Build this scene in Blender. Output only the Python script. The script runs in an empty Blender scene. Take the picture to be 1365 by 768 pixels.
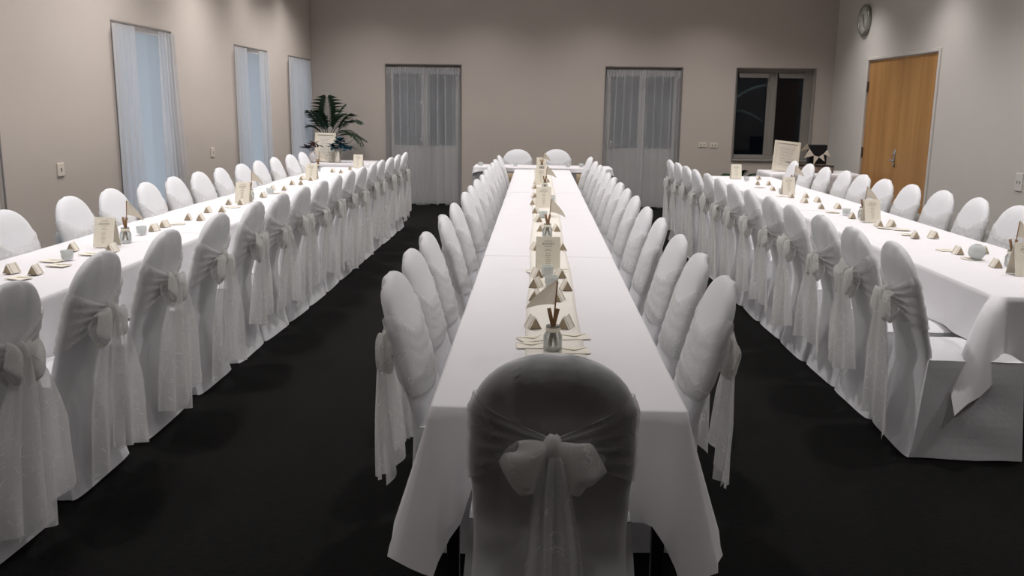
import bpy, math, random
from mathutils import Vector, Matrix
random.seed(7)
S = bpy.context.scene
C = S.collection
PI = math.pi
sin, cos = math.sin, math.cos

# ------------------------------------------------------------------ camera
FPX, CX, CY, H = 1200.0, 682.5, 384.0, 1.62
RX, RY, RZ = None, None, None
def cam_basis():
    d = Vector(((717 - CX) / FPX, (140 - CY) / FPX, 1.0)).normalized()
    n = Vector((-0.0134, 1.0, 0.0))
    n.z = -(n.x * d.x + n.y * d.y) / d.z
    up = -n.normalized()
    return d.cross(up), d, up
RX, RY, RZ = cam_basis()          # world axes written in camera axes (x right, y down, z forward)
def ray(px, py):
    c = Vector(((px - CX) / FPX, (py - CY) / FPX, 1.0))
    return Vector((c.dot(RX), c.dot(RY), c.dot(RZ)))
def onz(px, py, z):               # point of the horizontal plane at height z
    d = ray(px, py); t = (z - H) / d.z
    return Vector((d.x * t, d.y * t, z))
def ony(px, py, y):
    d = ray(px, py); t = y / d.y
    return Vector((d.x * t, y, H + d.z * t))
def onx(px, py, x):
    d = ray(px, py); t = x / d.x
    return Vector((x, d.y * t, H + d.z * t))

cam = bpy.data.cameras.new('camera'); cam.sensor_width = 36.0; cam.lens = 36.0 * FPX / 1365.0
cam.clip_start = 0.05; cam.clip_end = 200
co = bpy.data.objects.new('camera', cam); C.objects.link(co)
r_ = Vector((RX.x, RY.x, RZ.x)); u_ = -Vector((RX.y, RY.y, RZ.y)); b_ = -Vector((RX.z, RY.z, RZ.z))
co.matrix_world = Matrix(((r_.x, u_.x, b_.x, 0), (r_.y, u_.y, b_.y, 0), (r_.z, u_.z, b_.z, H), (0, 0, 0, 1)))
S.camera = co

# ------------------------------------------------------------------ materials
def srgb(r, g, b):
    f = lambda c: (c / 255 / 12.92) if c / 255 <= 0.04045 else ((c / 255 + 0.055) / 1.055) ** 2.4
    return (f(r), f(g), f(b), 1)
def newmat(name):
    m = bpy.data.materials.new(name); m.use_nodes = True
    nt = m.node_tree; nt.nodes.clear()
    return m, nt, nt.nodes, nt.links
def basic(name, col, rough=0.8, metal=0.0, noise=0.0, nscale=20.0, bump=0.0, bscale=200.0, spec=0.3, sheen=0.0, stretch=None):
    m, nt, N, L = newmat(name)
    out = N.new('ShaderNodeOutputMaterial'); p = N.new('ShaderNodeBsdfPrincipled')
    p.inputs['Roughness'].default_value = rough; p.inputs['Metallic'].default_value = metal
    p.inputs['Specular IOR Level'].default_value = spec
    p.inputs['Base Color'].default_value = col
    if sheen: p.inputs['Sheen Weight'].default_value = sheen
    tc = N.new('ShaderNodeTexCoord'); mp = N.new('ShaderNodeMapping'); L.new(tc.outputs['Object'], mp.inputs[0])
    if stretch: mp.inputs['Scale'].default_value = stretch
    if noise:
        n = N.new('ShaderNodeTexNoise'); n.inputs['Scale'].default_value = nscale; n.inputs['Detail'].default_value = 4
        L.new(mp.outputs[0], n.inputs['Vector'])
        mx = N.new('ShaderNodeMix'); mx.data_type = 'RGBA'
        mx.inputs[6].default_value = tuple(c * (1 - noise) for c in col[:3]) + (1,)
        mx.inputs[7].default_value = tuple(min(1, c * (1 + noise)) for c in col[:3]) + (1,)
        L.new(n.outputs[0], mx.inputs[0]); L.new(mx.outputs[2], p.inputs['Base Color'])
    if bump:
        n2 = N.new('ShaderNodeTexNoise'); n2.inputs['Scale'].default_value = bscale; n2.inputs['Detail'].default_value = 3
        L.new(mp.outputs[0], n2.inputs['Vector'])
        bp = N.new('ShaderNodeBump'); bp.inputs['Strength'].default_value = bump; bp.inputs['Distance'].default_value = 0.01
        L.new(n2.outputs[0], bp.inputs['Height']); L.new(bp.outputs[0], p.inputs['Normal'])
    L.new(p.outputs[0], out.inputs[0])
    return m

M = {}
M['wall'] = basic('taupe_paint', (0.52, 0.465, 0.42, 1), 0.75, noise=0.03, nscale=3, bump=0.05, bscale=90)
M['wall_right'] = basic('pale_paint', (0.64, 0.61, 0.575, 1), 0.6, noise=0.02, nscale=3, bump=0.04, bscale=90)
M['ceiling'] = basic('ceiling_paint', (0.6, 0.58, 0.55, 1), 0.9, noise=0.02)
M['trim'] = basic('pale_trim_paint', (0.50, 0.47, 0.43, 1), 0.5, noise=0.02)
M['frame_dark'] = basic('grey_brown_frame_paint', (0.27, 0.25, 0.23, 1), 0.5, noise=0.04)  # one even grey-brown, darker than the pale trim
M['sill'] = basic('grey_frame_paint', (0.24, 0.22, 0.21, 1), 0.5, noise=0.03)
M['cover'] = basic('white_chair_fabric', (0.745, 0.745, 0.772, 1), 0.75, noise=0.03, nscale=9, bump=0.12, bscale=34, spec=0.2, sheen=0.15)
M['cloth'] = basic('white_table_linen', (0.78, 0.76, 0.785, 1), 0.85, noise=0.02, nscale=6, bump=0.06, bscale=26, spec=0.15)
M['runner'] = basic('cream_runner_linen', (0.80, 0.76, 0.70, 1), 0.85, noise=0.03, nscale=40, bump=0.08, bscale=200, spec=0.15)
M['cream'] = basic('cream_card', (0.80, 0.75, 0.63, 1), 0.8, noise=0.06, nscale=60, spec=0.2)
M['ivory'] = basic('ivory_card', (0.82, 0.77, 0.68, 1), 0.8, noise=0.05, nscale=60, spec=0.2)
M['kraft'] = basic('kraft_card', (0.43, 0.35, 0.245, 1), 0.85, noise=0.12, nscale=80, spec=0.1)
M['ink'] = basic('grey_brown_ink', (0.33, 0.29, 0.23, 1), 0.9, noise=0.05)
M['stick'] = basic('brown_wood_stick', (0.22, 0.12, 0.055, 1), 0.7, noise=0.25, nscale=50, stretch=(8, 8, 1))
M['pennant'] = basic('natural_hessian', (0.60, 0.54, 0.44, 1), 0.9, noise=0.15, nscale=120, bump=0.2, bscale=300, spec=0.1)
M['dark_metal'] = basic('dark_steel', (0.02, 0.02, 0.022, 1), 0.5, metal=0.3, noise=0.1)
M['chrome'] = basic('brushed_steel', (0.55, 0.55, 0.53, 1), 0.3, metal=0.9, noise=0.05)
M['hinge'] = basic('dull_bronze', (0.10, 0.08, 0.065, 1), 0.5, metal=0.5, noise=0.1)
M['plastic'] = basic('off_white_plastic', (0.68, 0.62, 0.53, 1), 0.4, noise=0.02)
M['plastic_dark'] = basic('grey_plastic_button', (0.30, 0.27, 0.24, 1), 0.4, noise=0.02)
M['white_plastic'] = basic('white_plastic', (0.72, 0.70, 0.68, 1), 0.4, noise=0.02)
M['leaf'] = basic('dark_green_leaf', (0.018, 0.045, 0.022, 1), 0.5, noise=0.4, nscale=12)
M['leaf_out'] = basic('brightened_palm_leaf', (0.34, 0.42, 0.33, 1), 0.6, noise=0.4, nscale=12)  # leaf colour raised to replace the light missing outdoors
M['teal'] = basic('dark_teal_petal', (0.008, 0.055, 0.085, 1), 0.6, noise=0.5, nscale=14)
M['mauve'] = basic('dusky_red_petal', (0.14, 0.04, 0.03, 1), 0.6, noise=0.5, nscale=14)
M['plum'] = basic('dark_plum_petal', (0.02, 0.012, 0.025, 1), 0.6, noise=0.4, nscale=14)
M['ceramic'] = basic('white_ceramic', (0.75, 0.73, 0.74, 1), 0.25, noise=0.02, spec=0.5)
M['pot'] = basic('dark_pot', (0.05, 0.04, 0.035, 1), 0.6, noise=0.2)
M['black'] = basic('black_card', (0.010, 0.010, 0.014, 1), 0.6, noise=0.1)
M['skirt_grey'] = basic('silver_grey_satin', (0.42, 0.42, 0.45, 1), 0.45, noise=0.06, nscale=7, bump=0.1, bscale=20)
M['skirt_tan'] = basic('tan_satin', (0.38, 0.30, 0.20, 1), 0.55, noise=0.15, nscale=6, stretch=(6, 6, 1))
M['outdoor_dark'] = basic('dark_outdoor_surface', (0.012, 0.016, 0.02, 1), 0.9, noise=0.4, nscale=3, bump=0.3, bscale=6)
M['doorpanel'] = basic('grey_door_paint', (0.55, 0.55, 0.54, 1), 0.5, noise=0.03)
M['clockface'] = basic('clock_dial', (0.58, 0.59, 0.53, 1), 0.4, noise=0.03)
M['clockrim'] = basic('clock_rim_metal', (0.38, 0.38, 0.34, 1), 0.35, metal=0.7, noise=0.05)
M['tray'] = basic('patterned_lining', (0.22, 0.16, 0.12, 1), 0.7, noise=0.9, nscale=18)

def carpet():
    m, nt, N, L = newmat('charcoal_carpet')
    out = N.new('ShaderNodeOutputMaterial'); p = N.new('ShaderNodeBsdfPrincipled')
    p.inputs['Roughness'].default_value = 0.95; p.inputs['Specular IOR Level'].default_value = 0.12
    tc = N.new('ShaderNodeTexCoord')
    mp = N.new('ShaderNodeMapping'); mp.inputs['Scale'].default_value = (14, 70, 1); L.new(tc.outputs['Object'], mp.inputs[0])
    n = N.new('ShaderNodeTexNoise'); n.inputs['Scale'].default_value = 1.6; n.inputs['Detail'].default_value = 5
    L.new(mp.outputs[0], n.inputs['Vector'])
    cr = N.new('ShaderNodeValToRGB')
    cr.color_ramp.elements[0].position = 0.35; cr.color_ramp.elements[0].color = (0.0024, 0.0023, 0.0022, 1)
    cr.color_ramp.elements[1].position = 0.7; cr.color_ramp.elements[1].color = (0.0075, 0.0072, 0.007, 1)
    L.new(n.outputs[0], cr.inputs[0]); L.new(cr.outputs[0], p.inputs['Base Color'])
    n2 = N.new('ShaderNodeTexNoise'); n2.inputs['Scale'].default_value = 350; L.new(tc.outputs['Object'], n2.inputs['Vector'])
    bp = N.new('ShaderNodeBump'); bp.inputs['Strength'].default_value = 0.4; bp.inputs['Distance'].default_value = 0.004
    L.new(n2.outputs[0], bp.inputs['Height']); L.new(bp.outputs[0], p.inputs['Normal'])
    L.new(p.outputs[0], out.inputs[0]); return m
M['carpet'] = carpet()

def wood():
    m, nt, N, L = newmat('honey_wood_veneer')
    out = N.new('ShaderNodeOutputMaterial'); p = N.new('ShaderNodeBsdfPrincipled')
    p.inputs['Roughness'].default_value = 0.45; p.inputs['Specular IOR Level'].default_value = 0.35
    tc = N.new('ShaderNodeTexCoord')
    mp = N.new('ShaderNodeMapping'); mp.inputs['Scale'].default_value = (5, 5, 0.35); L.new(tc.outputs['Object'], mp.inputs[0])
    n = N.new('ShaderNodeTexNoise'); n.inputs['Scale'].default_value = 1.3; n.inputs['Detail'].default_value = 6; n.inputs['Distortion'].default_value = 0.6
    L.new(mp.outputs[0], n.inputs['Vector'])
    cr = N.new('ShaderNodeValToRGB')
    cr.color_ramp.elements[0].position = 0.3; cr.color_ramp.elements[0].color = (0.37, 0.185, 0.062, 1)
    cr.color_ramp.elements[1].position = 0.72; cr.color_ramp.elements[1].color = (0.51, 0.275, 0.10, 1)
    L.new(n.outputs[0], cr.inputs[0]); L.new(cr.outputs[0], p.inputs['Base Color'])
    L.new(p.outputs[0], out.inputs[0]); return m
M['wood'] = wood()

def sheer(name, col, opacity, translucent=0.5, embroid=False, fold_scale=None):
    m, nt, N, L = newmat(name)
    out = N.new('ShaderNodeOutputMaterial')
    d = N.new('ShaderNodeBsdfDiffuse'); d.inputs[0].default_value = col
    t = N.new('ShaderNodeBsdfTranslucent'); t.inputs[0].default_value = col
    mx = N.new('ShaderNodeMixShader'); mx.inputs[0].default_value = translucent
    L.new(d.outputs[0], mx.inputs[1]); L.new(t.outputs[0], mx.inputs[2])
    tr = N.new('ShaderNodeBsdfTransparent')
    fm = N.new('ShaderNodeMixShader')
    L.new(tr.outputs[0], fm.inputs[1]); L.new(mx.outputs[0], fm.inputs[2])
    lw = N.new('ShaderNodeLayerWeight'); lw.inputs[0].default_value = 0.35      # cloth seen edge-on is denser
    mr = N.new('ShaderNodeMapRange'); mr.inputs['To Min'].default_value = opacity; mr.inputs['To Max'].default_value = min(0.97, opacity + 0.38)
    L.new(lw.outputs['Facing'], mr.inputs['Value'])
    fac = mr.outputs[0]
    tc = N.new('ShaderNodeTexCoord')
    if embroid:
        n = N.new('ShaderNodeTexNoise'); n.inputs['Scale'].default_value = 11; n.inputs['Detail'].default_value = 0.6
        n.inputs['Distortion'].default_value = 1.4
        L.new(tc.outputs['Object'], n.inputs['Vector'])
        a = N.new('ShaderNodeMath'); a.operation = 'SUBTRACT'; a.inputs[1].default_value = 0.5; L.new(n.outputs[0], a.inputs[0])
        b = N.new('ShaderNodeMath'); b.operation = 'ABSOLUTE'; L.new(a.outputs[0], b.inputs[0])
        c = N.new('ShaderNodeMath'); c.operation = 'LESS_THAN'; c.inputs[1].default_value = 0.012; L.new(b.outputs[0], c.inputs[0])
        n3 = N.new('ShaderNodeTexNoise'); n3.inputs['Scale'].default_value = 22; L.new(tc.outputs['Object'], n3.inputs['Vector'])
        g = N.new('ShaderNodeMath'); g.operation = 'GREATER_THAN'; g.inputs[1].default_value = 0.46; L.new(n3.outputs[0], g.inputs[0])
        e = N.new('ShaderNodeMath'); e.operation = 'MULTIPLY'; L.new(c.outputs[0], e.inputs[0]); L.new(g.outputs[0], e.inputs[1])
        k = N.new('ShaderNodeMath'); k.operation = 'MULTIPLY_ADD'; k.inputs[1].default_value = 0.26
        k.use_clamp = True
        L.new(e.outputs[0], k.inputs[0]); L.new(fac, k.inputs[2]); fac = k.outputs[0]
    L.new(fac, fm.inputs[0]); L.new(fm.outputs[0], out.inputs[0])
    return m
M['organza'] = sheer('cream_embroidered_organza', (0.86, 0.86, 0.85, 1), 0.55, 0.5, True)
M['organza_tail'] = sheer('hanging_organza', (0.87, 0.87, 0.855, 1), 0.62, 0.45, True)
M['organza_dense'] = sheer('gathered_organza', (0.88, 0.875, 0.85, 1), 0.70, 0.45, True)
M['voile'] = sheer('white_sheer_voile', (0.78, 0.78, 0.79, 1), 0.40, 0.5)
M['voile_dense'] = sheer('white_gathered_voile', (0.76, 0.76, 0.78, 1), 0.62, 0.55)

def thin_cloth(name, col):
    m, nt, N, L = newmat(name)
    out = N.new('ShaderNodeOutputMaterial'); d = N.new('ShaderNodeBsdfDiffuse'); t = N.new('ShaderNodeBsdfTranslucent')
    n = N.new('ShaderNodeTexNoise'); n.inputs['Scale'].default_value = 160; tc = N.new('ShaderNodeTexCoord'); L.new(tc.outputs['Object'], n.inputs['Vector'])
    mx = N.new('ShaderNodeMix'); mx.data_type = 'RGBA'; mx.inputs[6].default_value = tuple(c * .88 for c in col[:3]) + (1,); mx.inputs[7].default_value = col
    L.new(n.outputs[0], mx.inputs[0]); L.new(mx.outputs[2], d.inputs[0]); L.new(mx.outputs[2], t.inputs[0])
    a = N.new('ShaderNodeMixShader'); a.inputs[0].default_value = 0.5; L.new(d.outputs[0], a.inputs[1]); L.new(t.outputs[0], a.inputs[2]); L.new(a.outputs[0], out.inputs[0])
    return m
M['pennant'] = thin_cloth('natural_hessian_weave', (0.68, 0.62, 0.52, 1))
def thin_glass(name, tint, refl=0.08, base=0.02, body=0.0, bcol=(0.75, 0.78, 0.77, 1)):
    m, nt, N, L = newmat(name)
    out = N.new('ShaderNodeOutputMaterial')
    tr = N.new('ShaderNodeBsdfTransparent'); tr.inputs[0].default_value = tint
    gl = N.new('ShaderNodeBsdfGlossy'); gl.inputs['Roughness'].default_value = 0.05
    lw = N.new('ShaderNodeLayerWeight'); lw.inputs[0].default_value = 0.3
    mr = N.new('ShaderNodeMapRange'); mr.inputs['To Min'].default_value = base; mr.inputs['To Max'].default_value = refl + base
    L.new(lw.outputs['Fresnel'], mr.inputs['Value'])
    fm = N.new('ShaderNodeMixShader'); L.new(mr.outputs[0], fm.inputs[0]); L.new(tr.outputs[0], fm.inputs[1]); L.new(gl.outputs[0], fm.inputs[2])
    last = fm
    if body:
        d = N.new('ShaderNodeBsdfDiffuse'); d.inputs[0].default_value = bcol
        f2 = N.new('ShaderNodeMixShader'); f2.inputs[0].default_value = body
        L.new(fm.outputs[0], f2.inputs[1]); L.new(d.outputs[0], f2.inputs[2]); last = f2
    L.new(last.outputs[0], out.inputs[0]); return m
def frosted():
    m, nt, N, L = newmat('frosted_window_glass')
    out = N.new('ShaderNodeOutputMaterial'); t = N.new('ShaderNodeBsdfTranslucent'); t.inputs[0].default_value = (0.74, 0.76, 0.775, 1)
    g = N.new('ShaderNodeBsdfGlossy'); g.inputs['Roughness'].default_value = 0.3; tr = N.new('ShaderNodeBsdfTransparent')
    a = N.new('ShaderNodeMixShader'); a.inputs[0].default_value = 0.25; L.new(t.outputs[0], a.inputs[1]); L.new(tr.outputs[0], a.inputs[2])
    b = N.new('ShaderNodeMixShader'); b.inputs[0].default_value = 0.04; L.new(a.outputs[0], b.inputs[1]); L.new(g.outputs[0], b.inputs[2])
    L.new(b.outputs[0], out.inputs[0]); return m
M['frosted_pane'] = frosted()
M['pane'] = thin_glass('window_glass', (0.92, 0.95, 0.97, 1), 0.5, 0.03)
M['pane_dark'] = thin_glass('tinted_glass', (0.5, 0.52, 0.55, 1), 0.3, 0.012)
M['pane_door'] = thin_glass('grey_blue_door_glass', (0.6, 0.65, 0.7, 1), 0.4, 0.03, 0.5, (0.27, 0.31, 0.35, 1))
M['glass'] = thin_glass('clear_jar_glass', (0.93, 0.95, 0.94, 1), 0.6, 0.06, 0.12)
M['frost'] = thin_glass('frosted_votive_glass', (0.93, 0.95, 0.94, 1), 0.4, 0.06, 0.55)

# ------------------------------------------------------------------ mesh helpers
class MB:
    def __init__(s): s.v = []; s.f = []; s.m = []
    def add(s, V, F, mi=0):
        o = len(s.v); s.v += [tuple(p) for p in V]
        for f in F: s.f.append(tuple(i + o for i in f)); s.m.append(mi)
        return s
    def box(s, x0, x1, y0, y1, z0, z1, mi=0, mat=None):
        V = [Vector((x, y, z)) for z in (z0, z1) for y in (y0, y1) for x in (x0, x1)]
        if mat: V = [mat @ p for p in V]
        return s.add(V, [(0, 2, 3, 1), (4, 5, 7, 6), (0, 1, 5, 4), (2, 6, 7, 3), (0, 4, 6, 2), (1, 3, 7, 5)], mi)
    def bbox(s, x0, x1, y0, y1, z0, z1, b=0.004, mi=0, mat=None):     # chamfered box
        X = (x0, x0 + b, x1 - b, x1); Y = (y0, y0 + b, y1 - b, y1); Z = (z0, z0 + b, z1 - b, z1)
        V = []; idx = {}
        def vid(i, j, k):
            key = (i, j, k)
            if key not in idx:
                p = Vector((X[i], Y[j], Z[k])); idx[key] = len(V); V.append(mat @ p if mat else p)
            return idx[key]
        a, c = (0, 3), (1, 2); F = []
        for s_ in (0, 3):
            q = [(1, 1), (2, 1), (2, 2), (1, 2)]
            F.append([vid(i, j, s_) for i, j in (q if s_ else q[::-1])])
            F.append([vid(s_, i, j) for i, j in (q if s_ else q[::-1])])
            F.append([vid(j, s_, i) for i, j in (q if s_ else q[::-1])])
        nb = lambda t: 1 if t == 0 else 2
        for p in a:
            for q in a:
                fz = [vid(p, nb(q), 1), vid(nb(p), q, 1), vid(nb(p), q, 2), vid(p, nb(q), 2)]
                fx = [vid(1, p, nb(q)), vid(2, p, nb(q)), vid(2, nb(p), q), vid(1, nb(p), q)]
                fy = [vid(p, 1, nb(q)), vid(nb(p), 1, q), vid(nb(p), 2, q), vid(p, 2, nb(q))]
                F += [fz, fx, fy]
                for r in a:
                    F.append([vid(p, nb(q), nb(r)), vid(nb(p), q, nb(r)), vid(nb(p), nb(q), r)])
        return s.add(V, F, mi)
    def grid(s, P, closed_u=False, mi=0):      # P rows of equal-length point lists
        n = len(P[0]); V = [p for row in P for p in row]; F = []
        for i in range(len(P) - 1):
            for j in range(n if closed_u else n - 1):
                k = (j + 1) % n
                F.append((i * n + j, i * n + k, (i + 1) * n + k, (i + 1) * n + j))
        return s.add(V, F, mi)
    def lathe(s, prof, n=24, c=(0, 0, 0), mi=0, cap=True, mat=None):
        P = [[Vector((c[0] + r * cos(2 * PI * j / n), c[1] + r * sin(2 * PI * j / n), c[2] + z)) for j in range(n)] for r, z in prof]
        if mat: P = [[mat @ p for p in row] for row in P]
        o = len(s.v); s.grid(P, True, mi)
        if cap:
            s.f.append(tuple(o + j for j in range(n))[::-1]); s.m.append(mi)
            k = o + (len(prof) - 1) * n
            s.f.append(tuple(k + j for j in range(n))); s.m.append(mi)
        return s
    def tube(s, pts, r, n=8, mi=0):
        pts = [Vector(p) for p in pts]; P = []
        for i, p in enumerate(pts):
            t = (pts[min(i + 1, len(pts) - 1)] - pts[max(i - 1, 0)]).normalized()
            a = Vector((0, 0, 1)) if abs(t.z) < 0.9 else Vector((1, 0, 0))
            u = t.cross(a).normalized(); w = t.cross(u)
            rr = r[i] if isinstance(r, (list, tuple)) else r
            P.append([p + (u * cos(2 * PI * j / n) + w * sin(2 * PI * j / n)) * rr for j in range(n)])
        o = len(s.v); s.grid(P, True, mi)
        s.f.append(tuple(o + j for j in range(n))); s.m.append(mi)
        k = o + (len(P) - 1) * n
        s.f.append(tuple(k + j for j in range(n))[::-1]); s.m.append(mi)
        return s
    def mesh(s, name, mats, smooth=False):
        me = bpy.data.meshes.new(name); me.from_pydata(s.v, [], s.f)
        for m in (mats if isinstance(mats, (list, tuple)) else [mats]): me.materials.append(m)
        me.polygons.foreach_set('material_index', s.m)
        me.validate(); 
        import bmesh
        b = bmesh.new(); b.from_mesh(me); bmesh.ops.recalc_face_normals(b, faces=b.faces); b.to_mesh(me); b.free()
        me.polygons.foreach_set('use_smooth', [smooth] * len(me.polygons))
        me.update(); return me
    def build(s, name, mats, parent=None, smooth=False):
        o = bpy.data.objects.new(name, s.mesh(name, mats, smooth)); C.objects.link(o)
        if parent: o.parent = parent
        return o
def tag(o, label=None, cat=None, group=None, kind=None):
    if label: o['label'] = label
    if cat: o['category'] = cat
    if group: o['group'] = group
    if kind: o['kind'] = kind
    return o
def thing(name, label, cat, loc=(0, 0, 0), rz=0.0, group=None, kind=None):
    o = bpy.data.objects.new(name, None); C.objects.link(o); o.empty_display_size = 0.1
    o.location = loc; o.rotation_euler = (0, 0, rz)
    return tag(o, label, cat, group, kind)
def solidify(o, t, off=0.0):
    m = o.modifiers.new('thickness', 'SOLIDIFY'); m.thickness = t; m.offset = off; return o
def subs(o, n=1):
    m = o.modifiers.new('smooth', 'SUBSURF'); m.levels = n; m.render_levels = n; return o
CH = {}
def kids(o): return CH.get(o.name, [])
def reg(root):                      # remember the tree of a thing so that it can be copied
    for o in C.objects:
        pass
    tree = {}
    for o in C.objects:
        if o.parent: tree.setdefault(o.parent.name, []).append(o)
    CH.update(tree)
def copy_tree(o, parent=None):
    c = o.copy(); C.objects.link(c)
    if parent: c.parent = parent
    for ch in kids(o): copy_tree(ch, c)
    return c
ORD = ['nearest', 'second', 'third', 'fourth', 'fifth', 'sixth', 'seventh', 'eighth', 'ninth', 'tenth', 'eleventh', 'twelfth', 'thirteenth', 'fourteenth', 'fifteenth', 'sixteenth', 'seventeenth', 'eighteenth', 'nineteenth', 'twentieth'] + ['twenty-' + w for w in ('first', 'second', 'third', 'fourth', 'fifth', 'sixth', 'seventh', 'eighth', 'ninth')] + ['thirtieth']

# ------------------------------------------------------------------ room shell
XL, XR, YB, YF, ZC = -3.60, 4.62, 14.6, -2.6, 3.45
WT = 0.24
def wall_x(name, xa, xb, y0, y1, holes, mat):
    mb = MB(); y = y0
    for (a, b, z0, z1) in sorted(holes):
        mb.box(xa, xb, y, a, 0, ZC)
        if z0 > 0: mb.box(xa, xb, a, b, 0, z0)
        mb.box(xa, xb, a, b, z1, ZC); y = b
    mb.box(xa, xb, y, y1, 0, ZC)
    return tag(mb.build(name, mat), kind='structure')
def wall_y(name, ya, yb, x0, x1, holes, mat):
    mb = MB(); x = x0
    for (a, b, z0, z1) in sorted(holes):
        mb.box(x, a, ya, yb, 0, ZC)
        if z0 > 0: mb.box(a, b, ya, yb, 0, z0)
        mb.box(a, b, ya, yb, z1, ZC); x = b
    mb.box(x, x1, ya, yb, 0, ZC)
    return tag(mb.build(name, mat), kind='structure')
LW = [(4.50, round(onx(5, 252, XL).y, 2)), (7.76, 9.01), (10.90, 12.20), (13.24, 14.48)]      # windows of the left wall
ZW = 2.265
BD = [(-2.42, -1.225), (1.062, 2.26)]                                   # curtained doors of the back wall
BW = (3.11, 4.34, 0.78, 2.225)
DR = (10.83, 13.10, 2.30)
wall_x('wall_left', XL - WT, XL, YF, YB + WT, [(a, b, 0.06, ZW) for a, b in LW], M['wall'])
wall_x('wall_right', XR, XR + WT, YF, YB + WT, [(DR[0], DR[1], 0, DR[2])], M['wall_right'])
wall_y('wall_back', YB, YB + WT, XL, XR, [(a, b, 0, 2.22) for a, b in BD] + [BW], M['wall'])
wall_y('wall_front', YF - WT, YF, XL, XR, [], M['wall'])
tag(MB().box(XL - WT, XR + WT, YF - WT, YB + WT, -0.12, 0).build('floor', M['carpet']), kind='structure')
tag(MB().box(XL - WT, XR + WT, YF - WT, YB + WT, ZC, ZC + 0.12).build('ceiling', M['ceiling']), kind='structure')

# left windows: thin grey corner bead, slim frame with glass near the outer face
for i, (a, b) in enumerate(LW):
    w = thing('window_%d' % (i + 1), None, None, (XL, (a + b) / 2, 0), kind='structure')
    hw = (b - a) / 2
    mb = MB(); x0, x1 = -.062, -.03
    for (y0, y1, z0, z1) in ((-hw, -hw + .05, .06, ZW), (hw - .05, hw, .06, ZW), (-hw + .0505, hw - .0505, ZW - .05, ZW), (-hw + .0505, hw - .0505, .06, .13)):
        mb.bbox(x0, x1, y0, y1, z0, z1, 0.004)
    mb.build('window_frame', M['white_plastic'], w)
    MB().box(x0 + .02, x0 + .026, -hw + .04, hw - .04, .1, ZW - .04).build('glass_pane', M['frosted_pane'], w)
    mb = MB(); t = 0.012
    for (y0, y1, z0, z1) in ((-hw - t, -hw, .06, ZW + t), (hw, hw + t, .06, ZW + t), (-hw, hw, ZW, ZW + t)):
        mb.box(-0.003, 0.006, y0, y1, z0, z1)
    mb.build('window_trim', M['sill'], w)

# curtained french doors in the back wall
for i, (a, b) in enumerate(BD):
    d = thing('door_%d' % (i + 2), None, None, ((a + b) / 2, YB, 0), kind='structure')
    hw = (b - a) / 2
    mb = MB()
    for (x0, x1, z0, z1) in ((-hw, -hw + .05, 0, 2.22), (hw - .05, hw, 0, 2.22), (-hw + .0505, hw - .0505, 2.16, 2.22)):
        mb.bbox(x0, x1, .12, .22, z0, z1, .004)
    mb.build('door_frame', M['sill'], d)
    for s in (-1, 1):
        x0, x1 = (-hw + .05, -.004) if s < 0 else (.004, hw - .05)
        mb = MB()
        mb.bbox(x0, x0 + .05, .14, .185, .01, 2.155, .004); mb.bbox(x1 - .05, x1, .14, .185, .01, 2.155, .004)
        mb.bbox(x0 + .05, x1 - .05, .14, .185, 2.10, 2.155, .004); mb.bbox(x0 + .05, x1 - .05, .145, .18, .01, .95, .004)
        lf = mb.build('door_leaf', M['doorpanel'], d)
        MB().box(x0 + .04, x1 - .04, .158, .166, .94, 2.11).build('glass_pane', M['pane_door'], lf)
        if s > 0 or i == 0:
            pass
    k = -1 if i else 1
    hx = -hw + .12 if i else -.05
    mb = MB(); mb.bbox(hx - .02, hx + .02, .128, .142, .93, 1.07, .003)
    mb.tube([(hx, .13, 1.0), (hx, .09, 1.0)], .011); mb.tube([(hx, .09, 1.0), (hx + .16, .088, 1.0)], .010)
    mb.build('door_handle', M['chrome'], d, True)
    mb = MB(); t = .014
    for (x0, x1, z0, z1) in ((-hw - t, -hw, 0, 2.22 + t), (hw, hw + t, 0, 2.22 + t), (-hw, hw, 2.22, 2.22 + t)):
        mb.box(x0, x1, -.006, .003, z0, z1)
    mb.build('door_trim', M['sill'], d)

# dark uncovered window in the back wall
w = thing('window_5', None, None, ((BW[0] + BW[1]) / 2, YB, BW[2]), kind='structure')
hw = (BW[1] - BW[0]) / 2; hz = BW[3] - BW[2]
mb = MB()
mb.bbox(-hw, hw, -.03, .22, 0, .035, .006)                              # sill board
for (x0, x1, z0, z1) in ((-hw, -hw + .05, .036, hz), (hw - .14, hw, .036, hz), (-.09, .06, .1005, hz - .0605), (-hw + .0505, hw - .1405, hz - .06, hz), (-hw + .0505, hw - .1405, .036, .1)):
    mb.bbox(x0, x1, .13, .20, z0, z1, .004)
for x0 in (-.055, .03): mb.bbox(x0 - .012, x0 + .012, .115, .14, .1, hz - .06, .003)
mb.build('window_frame', M['frame_dark'], w)
MB().box(-hw + .04, hw - .10, .165, .171, .08, hz - .05).build('glass_pane', M['pane_dark'], w)
for (x0, x1) in ((-hw + .06, -.1), (.07, hw - .15)):
    mb = MB(); mb.tube([(x0, .10, hz - .085), (x1, .10, hz - .085)], .028, 14); mb.bbox(x0, x1, .07, .075, hz - .14, hz - .09, .001)
    mb.build('roller_blind', M['sill'], w)
mb = MB(); t = .012
for (x0, x1, z0, z1) in ((-hw - t, -hw, 0, hz + t), (hw, hw + t, 0, hz + t), (-hw, hw, hz, hz + t)):
    mb.box(x0, x1, -.005, .003, z0, z1)
mb.build('window_trim', M['sill'], w)

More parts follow.
